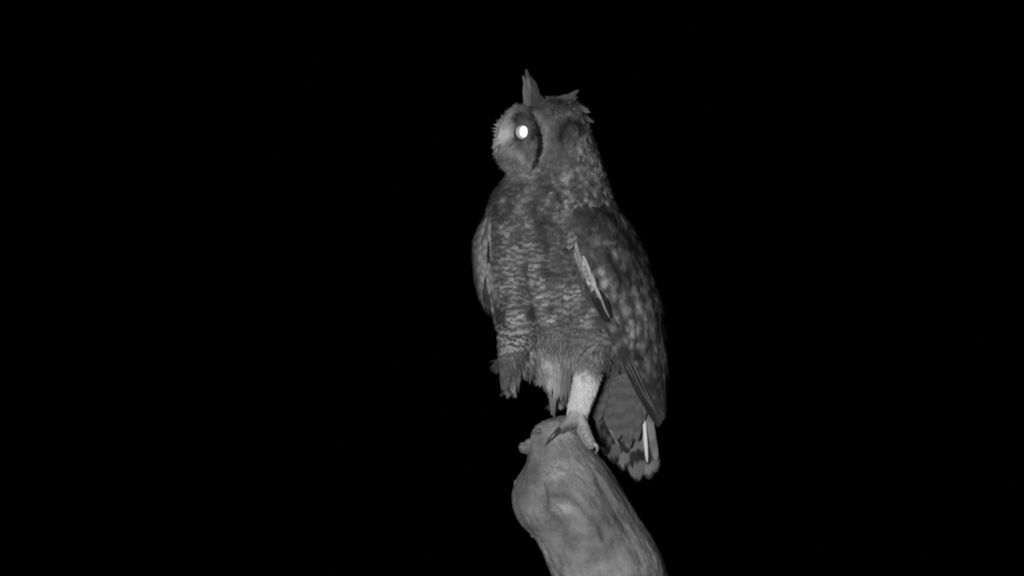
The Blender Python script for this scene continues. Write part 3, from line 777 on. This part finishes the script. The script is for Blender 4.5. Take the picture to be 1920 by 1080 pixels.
for ri, (y0, L_, w_) in enumerate(rows):
    ar = float(arc(y0 + L_ * 0.5)); nf = max(4, int(ar / (w_ * 1.45)))
    for j in range(nf + 1):
        t = (j + (0.5 if ri % 2 else 0.0)) / nf
        if t > 1.05: continue
        t += random.uniform(-.03, .03); yy = y0 + random.uniform(-5, 5)
        lw = L_ * random.uniform(0.85, 1.12); ww = w_ * random.uniform(.85, 1.15)
        name = 'covert_feather' if y0 < 600 else ('secondary_feather' if y0 < 650 else 'primary_feather')
        wing_feather(name, yy, t, lw, ww, random.uniform(2.0, 3.6) + (random.uniform(0, 3.5) if t > .8 else 0), (.03, .06, (1.2 if y0 < 600 else 2.6), random.random()), (0, .5, (.10 if y0 > 640 and t < .7 else 0), random.random()),
                     base=1.6 + 0.6 * (j % 2), nu=5, nv=8 + (3 if L_ > 60 else 0), ragged=0.10, notch=0.05, tip=random.uniform(.25, .45), field=wing_field)
# the pale leading edge and the dark-tipped bastard-wing feathers
R = random.uniform
def lead(name, pts, w, tone, mark, tip=0.4, off=0.0):
    p = np.array(pts, float); tt = np.linspace(0, 1, len(p))
    Ln = np.sum(np.linalg.norm(np.diff(p, axis=0), axis=1))
    def fn(al, ac, U, V):
        v = np.clip(al / Ln, 0, 1.03)
        q = np.stack([np.interp(v, tt, p[:, k]) for k in range(3)], -1)
        d = np.gradient(p[:, :2], axis=0); dx = np.interp(v, tt, d[:, 0]); dy = np.interp(v, tt, d[:, 1]); m = np.hypot(dx, dy)
        q[:, 0] += ac * dy / m; q[:, 1] -= ac * dx / m
        q[:, 2] += 1.5 - 0.12 * w * U ** 2 + off
        return q
    return single_feather(name, wing, fn, Ln, w, tone, mark, tip=tip, nu=7, nv=12, ragged=0.04)
G = random.gauss
for k in range(7):
    x0 = 1076 + G(0, 3); y0 = R(432, 444)
    lead('alula_feather', [(x0, y0, 122), (x0 - R(2, 5), y0 + 13, 127), (x0 - R(3, 13), y0 + R(22, 28), 128)], R(3.5, 5.5), (.08, R(.16, .26), 1.6, R(0, 1)), (0, .5, 0, R(0, 1)), tip=.2, off=k * .3)
for k in range(5):
    e = R(-2, 2); lead('alula_feather', [(1076 + e, 450 + 6 * k, 124), (1083 + e, 470 + 6 * k, 129), (1089 + e, 490 + 6 * k, 130)], R(1.5, 2.2), (R(.14, .24), R(.22, .32), 1.3, R(0, 1)), (0, .5, 0, R(0, 1)), tip=.15, off=k * .3)
for k in range(12):
    q = k / 11; e = R(-4, 5); x0, y0 = 1083 + 12 * q + e * .6, 480 + 26 * q + R(-4, 4); ll = R(44, 62) * (1 - .25 * q)
    lead('alula_feather', [(x0, y0, 121), (x0 + ll * .24, y0 + ll * .55, 128 + q), (x0 + ll * .42, y0 + ll, 129 + q)], R(2.4, 4.0), (R(.06, .2), R(.24, .40), 2.4, R(0, 1)), (0, .5, 0, R(0, 1)), tip=.15, off=k * .25)
for x0, y0, x1, y1 in [(1092, 480, 1103, 506), (1094, 486, 1107, 514), (1103, 506, 1114, 538), (1106, 510, 1117, 542), (1108, 516, 1116, 545)]:
    lead('alula_feather', [(x0, y0, 126), ((x0 + x1) / 2 + 1, (y0 + y1) / 2, 132), (x1, y1, 133)], R(2.8, 3.6), (.30, .40, 1, .3), (0, .5, 0, R(0, 1)), tip=.2, off=1)
lead('alula_feather', [(1110, 545, 118), (1122, 572, 124), (1138, 604, 121)], 8, (.012, .018, 1, .1), (0, .5, 0, .1), tip=.4)
lead('alula_feather', [(1118, 540, 118), (1134, 566, 126), (1145, 596, 122)], 6, (.012, .018, 1, .1), (0, .5, 0, .9), off=1, tip=.4)
lead('alula_feather', [(1117, 536, 123), (1125, 556, 131), (1133, 578, 130), (1142, 596, 125)], 1.8, (.26, .20, .5, .1), (0, .5, 0, .8), off=3)
lead('alula_feather', [(1114, 534, 123), (1120, 548, 132), (1126, 562, 131)], 3.0, (.30, .36, .5, .1), (0, .5, 0, .8), off=3)
for k, (x0, y0, x1, y1, dk, ed) in enumerate([(1164, 668, 1235, 802, .016, .13), (1173, 664, 1238, 800, .02, .15), (1183, 660, 1241, 796, .025, .15), (1194, 660, 1244, 790, .025, .12), (1206, 664, 1246, 785, .025, .1)]):
    lead('primary_feather', [(x0, y0, 80 - 8 * k), ((x0 + x1) / 2 - 5 + k, (y0 + y1) / 2, 52 - 8 * k), (x1, y1, 6 - 2 * k)], 4.0, (dk, dk * 1.6, 2, .2), (0, .5, ed, random.random()), tip=.75, off=-4 + 1.5 * k)

for x0, y0, x1, y1, q in [(1176, 676, 1226, 770, 66), (1184, 674, 1232, 776, 60), (1193, 672, 1230, 742, 52), (1172, 682, 1210, 745, 62)]:
    lead('feather_shaft', [(x0, y0, q + 8), ((x0 + x1) / 2 - 2, (y0 + y1) / 2, q - 10), (x1, y1, q - 44)], 1.1, (.10, .16, 1, .3), (0, .5, 0, .2), tip=.4, off=3)
# far wing: a pale edge showing past the left of the breast
L2 = [(395, 916), (410, 906), (430, 896), (450, 889), (470, 887), (500, 889), (530, 892), (560, 900), (580, 909), (594, 921), (620, 930)]
def wing2_pt(y, t, off):
    xl = key(L2, y); xr = np.interp(y, [395, 480, 560, 620], [922, 921, 925, 934]); a = t * np.pi / 2
    hw, hd = xr - xl, 62.0
    x = xr - hw * np.sin(a); d = -25 + hd * np.cos(a)
    nx, nd = -hd * np.sin(a), hw * np.cos(a) + 6; m = np.hypot(nx, nd)
    return np.stack([x + off * nx / m, y + 0 * x, d + off * nd / m], -1)
wing2 = bpy.data.objects.new('wing', None); C.objects.link(wing2); wing2.parent = owl
shell('wing_bone', wing2_pt, 404, 560, 0.15, 1.3, 6, wing2, UNDER)
far = [(520, .95, 72, 8, .03, .05, .09), (515, .72, 78, 8, .03, .05, .14), (505, .45, 86, 9, .03, .045, .14), (500, .2, 92, 9, .03, .05, .1), (505, 0, 92, 9, .03, .05, .1)]
for k in range(64):
    q = k / 63; t = R(-.1, 1.15); pale = math.exp(-((t - .3) / .38) ** 2)
    far.append((535 - 135 * q + R(-5, 5), t, R(34, 56), R(3.4, 5.2), .045 + .10 * pale * R(.6, 1.2), .07 + .20 * pale * R(.6, 1.1), 0))
for y0, t, L_, w_, dk, lt, ed in far:
    def fn(al, ac, U, V, y0=y0, t=t, w_=w_):
        return wing2_pt(y0 + al, t + ac / 55.0, 1.5 + 2.5 * V - 0.1 * w_ * U ** 2)
    single_feather('covert_feather' if y0 < 500 else 'primary_feather', wing2, fn, L_, w_, (dk, lt, 2.2, random.random()), (0, .5, ed, random.random()), nu=5, nv=10, tip=.35, ragged=.08)

# ------------------------------------------------------------------ tail
tail = bpy.data.objects.new('tail', None); C.objects.link(tail); tail.parent = owl
def straight(name, parent, a, b, w, tone, mark, tip=0.8, bow=6.0, cup=0.25, **kw):
    a, b = np.array(a, float), np.array(b, float); ax = b - a; Ln = np.linalg.norm(ax); ax /= Ln
    sd = np.cross([0, 0, 1.0], ax); sd /= np.linalg.norm(sd)
    if sd[0] < 0: sd = -sd
    def fn(al, ac, U, V):
        return a + al[:, None] * ax + ac[:, None] * sd + np.outer(bow * np.sin(V * np.pi) - cup * w * U ** 2, [0, 0, 1.0])
    return single_feather(name, parent, fn, Ln, w, tone, mark, tip=tip, **kw)
for a, b, w, dk, lt, ph in [((1176, 640, -46), (1232, 886, -62), 13, .07, .11, .50), ((1172, 640, -44), (1219, 899, -58), 18, .05, .13, .45), ((1166, 640, -42), (1197, 904, -54), 18, .022, .10, .38),
                            ((1156, 640, -40), (1170, 884, -50), 17, .025, .11, .52), ((1146, 640, -38), (1152, 872, -46), 16, .022, .08, .60), ((1132, 640, -36), (1136, 856, -42), 14, .018, .065, .72)]:
    straight('tail_feather', tail, a, b, w, (dk * .7, lt * 1.1, 5.2, ph), (0, .5, .0, random.random()), tip=.80, nv=22, ragged=.02, notch=.012)
straight('tail_feather', tail, (1204, 738, -34), (1214, 868, -40), 3.2, (.50, .56, .2, .25), (0, .5, 0, .3), tip=.7, bow=4, cup=.1)
tail.children[-1]['label'] = 'narrow white outer tail feather'
straight('tail_feather', tail, (1212, 750, -40), (1231, 866, -48), 7, (.11, .16, 2, .25), (0, .5, 0, .3), tip=.7, bow=4, cup=.1)
straight('tail_feather', tail, (1136, 790, -30), (1162, 838, -34), 2.6, (.12, .16, .2, .25), (0, .5, 0, .3), tip=.6, bow=3, cup=.1)
straight('tail_feather', tail, (1113, 735, -28), (1127, 842, -34), 4, (.08, .11, 2, .25), (0, .5, 0, .3), tip=.7, bow=4, cup=.1)
straight('tail_feather', tail, (1120, 730, -32), (1132, 846, -38), 8, (.015, .05, 4, .25), (0, .5, 0, .6), tip=.8, bow=4, cup=.1)
for k, (x0, y0, x1, y1, w) in enumerate([(1186, 700, 1196, 800, 20), (1152, 705, 1150, 808, 20), (1160, 715, 1157, 826, 12), (1175, 715, 1178, 842, 12), (1189, 712, 1194, 828, 11), (1140, 690, 1134, 775, 18), (1195, 690, 1204, 770, 14), (1160, 680, 1158, 780, 22),
                                         (1182, 670, 1186, 762, 22), (1138, 665, 1138, 740, 18), (1165, 655, 1164, 735, 24), (1150, 640, 1148, 712, 22), (1188, 640, 1190, 720, 20), (1124, 690, 1120, 790, 15), (1128, 670, 1124, 745, 16)]):
    straight('undertail_covert', tail, (x0, y0, -18 + 0.4 * k - .08 * (x0 - 1120)), (x1, y1, -20 + 0.4 * k - .08 * (x1 - 1120)), w * 1.2, (.064, .084, 4.5, random.random()), (0, .5, 0, random.random()), tip=.35, bow=3, cup=.01, ragged=.04, notch=.02)

# ------------------------------------------------------------------ legs and feet
leg_l = [tube([(1108, 668, 48, 26), (1099, 704, 48, 24), (1090, 735, 48, 20.5), (1083, 762, 48, 18.5), (1081, 782, 50, 17), (1081, 794, 50, 15)]),
         tube([(1084, 780, 56, 13), (1095, 806, 62, 10), (1105, 826, 64, 7.5), (1111, 834, 64, 6)]),
         tube([(1078, 780, 60, 13), (1065, 792, 74, 9.5), (1054, 801, 81, 7), (1048, 806, 84, 5.5)]),
         tube([(1084, 782, 44, 12), (1094, 796, 30, 10), (1104, 812, 18, 7)])]
lv, lf, leg = fuse('leg', leg_l, 2.2, LEGSKIN, owl, 5)
for pts, m in [([(1109, 831, 64, 4.6), (1117, 834, 66, 3.8), (1119.5, 842, 66, 2.6), (1115.5, 851, 63, 0.5)], CLAW_PALE),
               ([(1050, 803, 84, 5.2), (1041, 812, 88, 4.6), (1031, 823, 88, 3.4), (1021, 836, 83, 0.6)], CLAW),
               ([(1103, 810, 18, 4.5), (1110, 820, 14, 3.4), (1113, 832, 14, 0.6)], CLAW)]:
    V_, F_ = tube(pts, 12); link_mesh('claw', V_, F_, m, leg)
# short down on the leg
xx, yy_, dd_ = XYD(lv)
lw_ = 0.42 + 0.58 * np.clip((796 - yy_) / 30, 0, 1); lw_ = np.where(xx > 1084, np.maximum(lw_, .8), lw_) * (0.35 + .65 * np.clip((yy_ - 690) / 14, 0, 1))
at = leg.data.attributes.new('wear_shade_tone', 'FLOAT', 'POINT'); at.data.foreach_set('value', lw_.astype(np.float32))
lvn = np.array([v.normal[:] for v in leg.data.vertices]); lvp = lv
idx = rng.choice(len(lvp), 8000)
p = lvp[idx] - lvn[idx] * 1.5; x, y, d = XYD(p)
up = np.clip((800 - y) / 40, 0, 1)
dirv = lvn[idx] * np.clip(0.22 + (y - 770) / 60, .22, .8)[:, None] + np.array([0, 0, -1.0])
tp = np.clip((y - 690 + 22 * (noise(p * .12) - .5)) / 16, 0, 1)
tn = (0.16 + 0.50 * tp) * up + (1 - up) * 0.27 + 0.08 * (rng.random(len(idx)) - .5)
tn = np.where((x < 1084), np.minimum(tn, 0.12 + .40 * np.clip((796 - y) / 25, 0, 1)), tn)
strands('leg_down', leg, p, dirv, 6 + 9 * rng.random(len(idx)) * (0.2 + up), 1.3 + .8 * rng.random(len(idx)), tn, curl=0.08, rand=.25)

# drawn-up far leg: loose thigh feathers ending in a pointed wisp
def wisps(name, specs):
    P, Dv, Nv, Ls, Ws, T, M = [], [], [], [], [], [], []
    for (x0, y0, d0, x1, y1, d1, w, dk, lt) in specs:
        a, b = W(x0, y0, d0), W(x1, y1, d1); v = b - a; L_ = np.linalg.norm(v)
        P.append(a); Dv.append(v / L_); Nv.append(np.array([0, -1.0, 0])); Ls.append(L_); Ws.append(w); T.append((dk, lt, 1.2, random.random())); M.append((0, .5, 0, random.random()))
    f = lambda q: np.array(q, float)
    Nn = f(Nv); Dd = f(Dv); Nn = Nn - (Nn * Dd).sum(1, keepdims=True) * Dd; Nn /= np.linalg.norm(Nn, axis=1, keepdims=True)
    return feather_mass(name, owl, f(P), Dd, Nn, f(Ls), f(Ws), np.full(len(P), 3.0), f(T), f(M), tip=0.1, nv=9, ragged=.1)
sp = []
R = random.uniform
for k in range(34):
    x0 = R(936, 976); sp.append((x0, R(655, 690), 66 + R(-6, 10), x0 * .55 + 958 * .45 + R(-7, 7), R(705, 736), 58 + R(-6, 6), R(2, 3.8), .06, .10))
for k in range(9): sp.append((R(938, 948), R(660, 685), 56 + R(-8, 8), R(919, 934), R(686, 702), 52, R(2, 3.5), .04, .06))
sp += [(958, 706, 66, 968, 746, 62, 2.4, .16, .20), (956, 700, 66, 962, 738, 62, 4, .15, .2), (968, 690, 60, 972, 722, 56, 4, .1, .14)]
for k in range(85):                                   # pale vent feathers under the belly
    x0 = R(996, 1074); c = (x0 - 996) / 78; y1 = 700 + 46 * min(1, c * 1.5) + R(-8, 8)
    pale = .10 + .36 * math.exp(-((x0 - 1030) / 22) ** 2) * R(.6, 1)
    sp.append((x0, R(655, 690), 58 - 10 * c + R(-6, 6), x0 + (1040 - x0) * .25 + R(-5, 5), y1, 30 + R(-8, 8), R(2, 3.6), pale * .85, pale))
for k in range(10): sp.append((R(1026, 1042), R(700, 725), 30 + R(-6, 6), R(1031, 1040), R(765, 786), 20 + R(-6, 6), R(2, 4), .10, .14))
for k in range(9): sp.append((R(1050, 1068), R(690, 720), 34 + R(-6, 6), R(1050, 1064), R(745, 768), 22 + R(-6, 6), R(3, 4.5), .05, .08))
for k in range(14): sp.append((R(980, 1005), R(650, 680), 52 + R(-6, 6), R(985, 1002), R(698, 720), 40 + R(-6, 6), R(3, 5), .06, .10))
wisps('loose_down', sp)

# soft fringe: belly down hanging over the vent, the thigh and the top of the leg
def fringe(n, box, dr, L0, L1, t0, t1, jit=.14):
    x0, x1, y0, y1, yslope, d0, d1 = box
    x = rng.uniform(x0, x1, n); y = rng.uniform(y0, y1, n) + yslope * (x - x0); d = rng.uniform(d0, d1, n)
    p = Wa(np.stack([x, y, d], -1))
    lo_ = [BODY_TREE.find_nearest(q) for q in p]
    p = np.array([np.array(l_[0]) + np.sign(np.dot(np.array(l_[1]), [0, -1, 0]) + 1e-6) * np.array(l_[1]) * 2.0 for l_ in lo_])
    v = np.tile(np.array([dr[0], -dr[2], -dr[1]], float), (n, 1)) + jit * rng.normal(size=(n, 3))
    return p, v, rng.uniform(L0, L1, n), rng.uniform(t0, t1, n)
parts = [fringe(420, (1000, 1092, 622, 654, .42, 60, 110), (-.05, 1, .05), 8, 20, .10, .24),
         fringe(420, (1072, 1136, 664, 688, .0, 50, 110), (-.12, 1, .1), 9, 20, .11, .34),
         fringe(200, (1120, 1168, 650, 690, -.2, 20, 100), (.0, 1, .1), 14, 24, .07, .11),
         fringe(900, (938, 984, 650, 708, 0, 40, 100), (.10, 1, 0), 8, 20, .07, .13, .2),
         fringe(160, (934, 946, 672, 690, 0, 20, 70), (-1, .5, 0), 10, 22, .03, .06),
         fringe(2200, (996, 1076, 650, 700, .1, 20, 70), (.10, 1, 0), 10, 26, .14, .40, .2)]
P_, V_, L__, T_ = [np.concatenate([q[k] for q in parts]) for k in range(4)]
strands('belly_fringe', owl, P_, V_, L__, 1.0 + .7 * rng.random(len(P_)), T_, curl=.14, rand=.3)
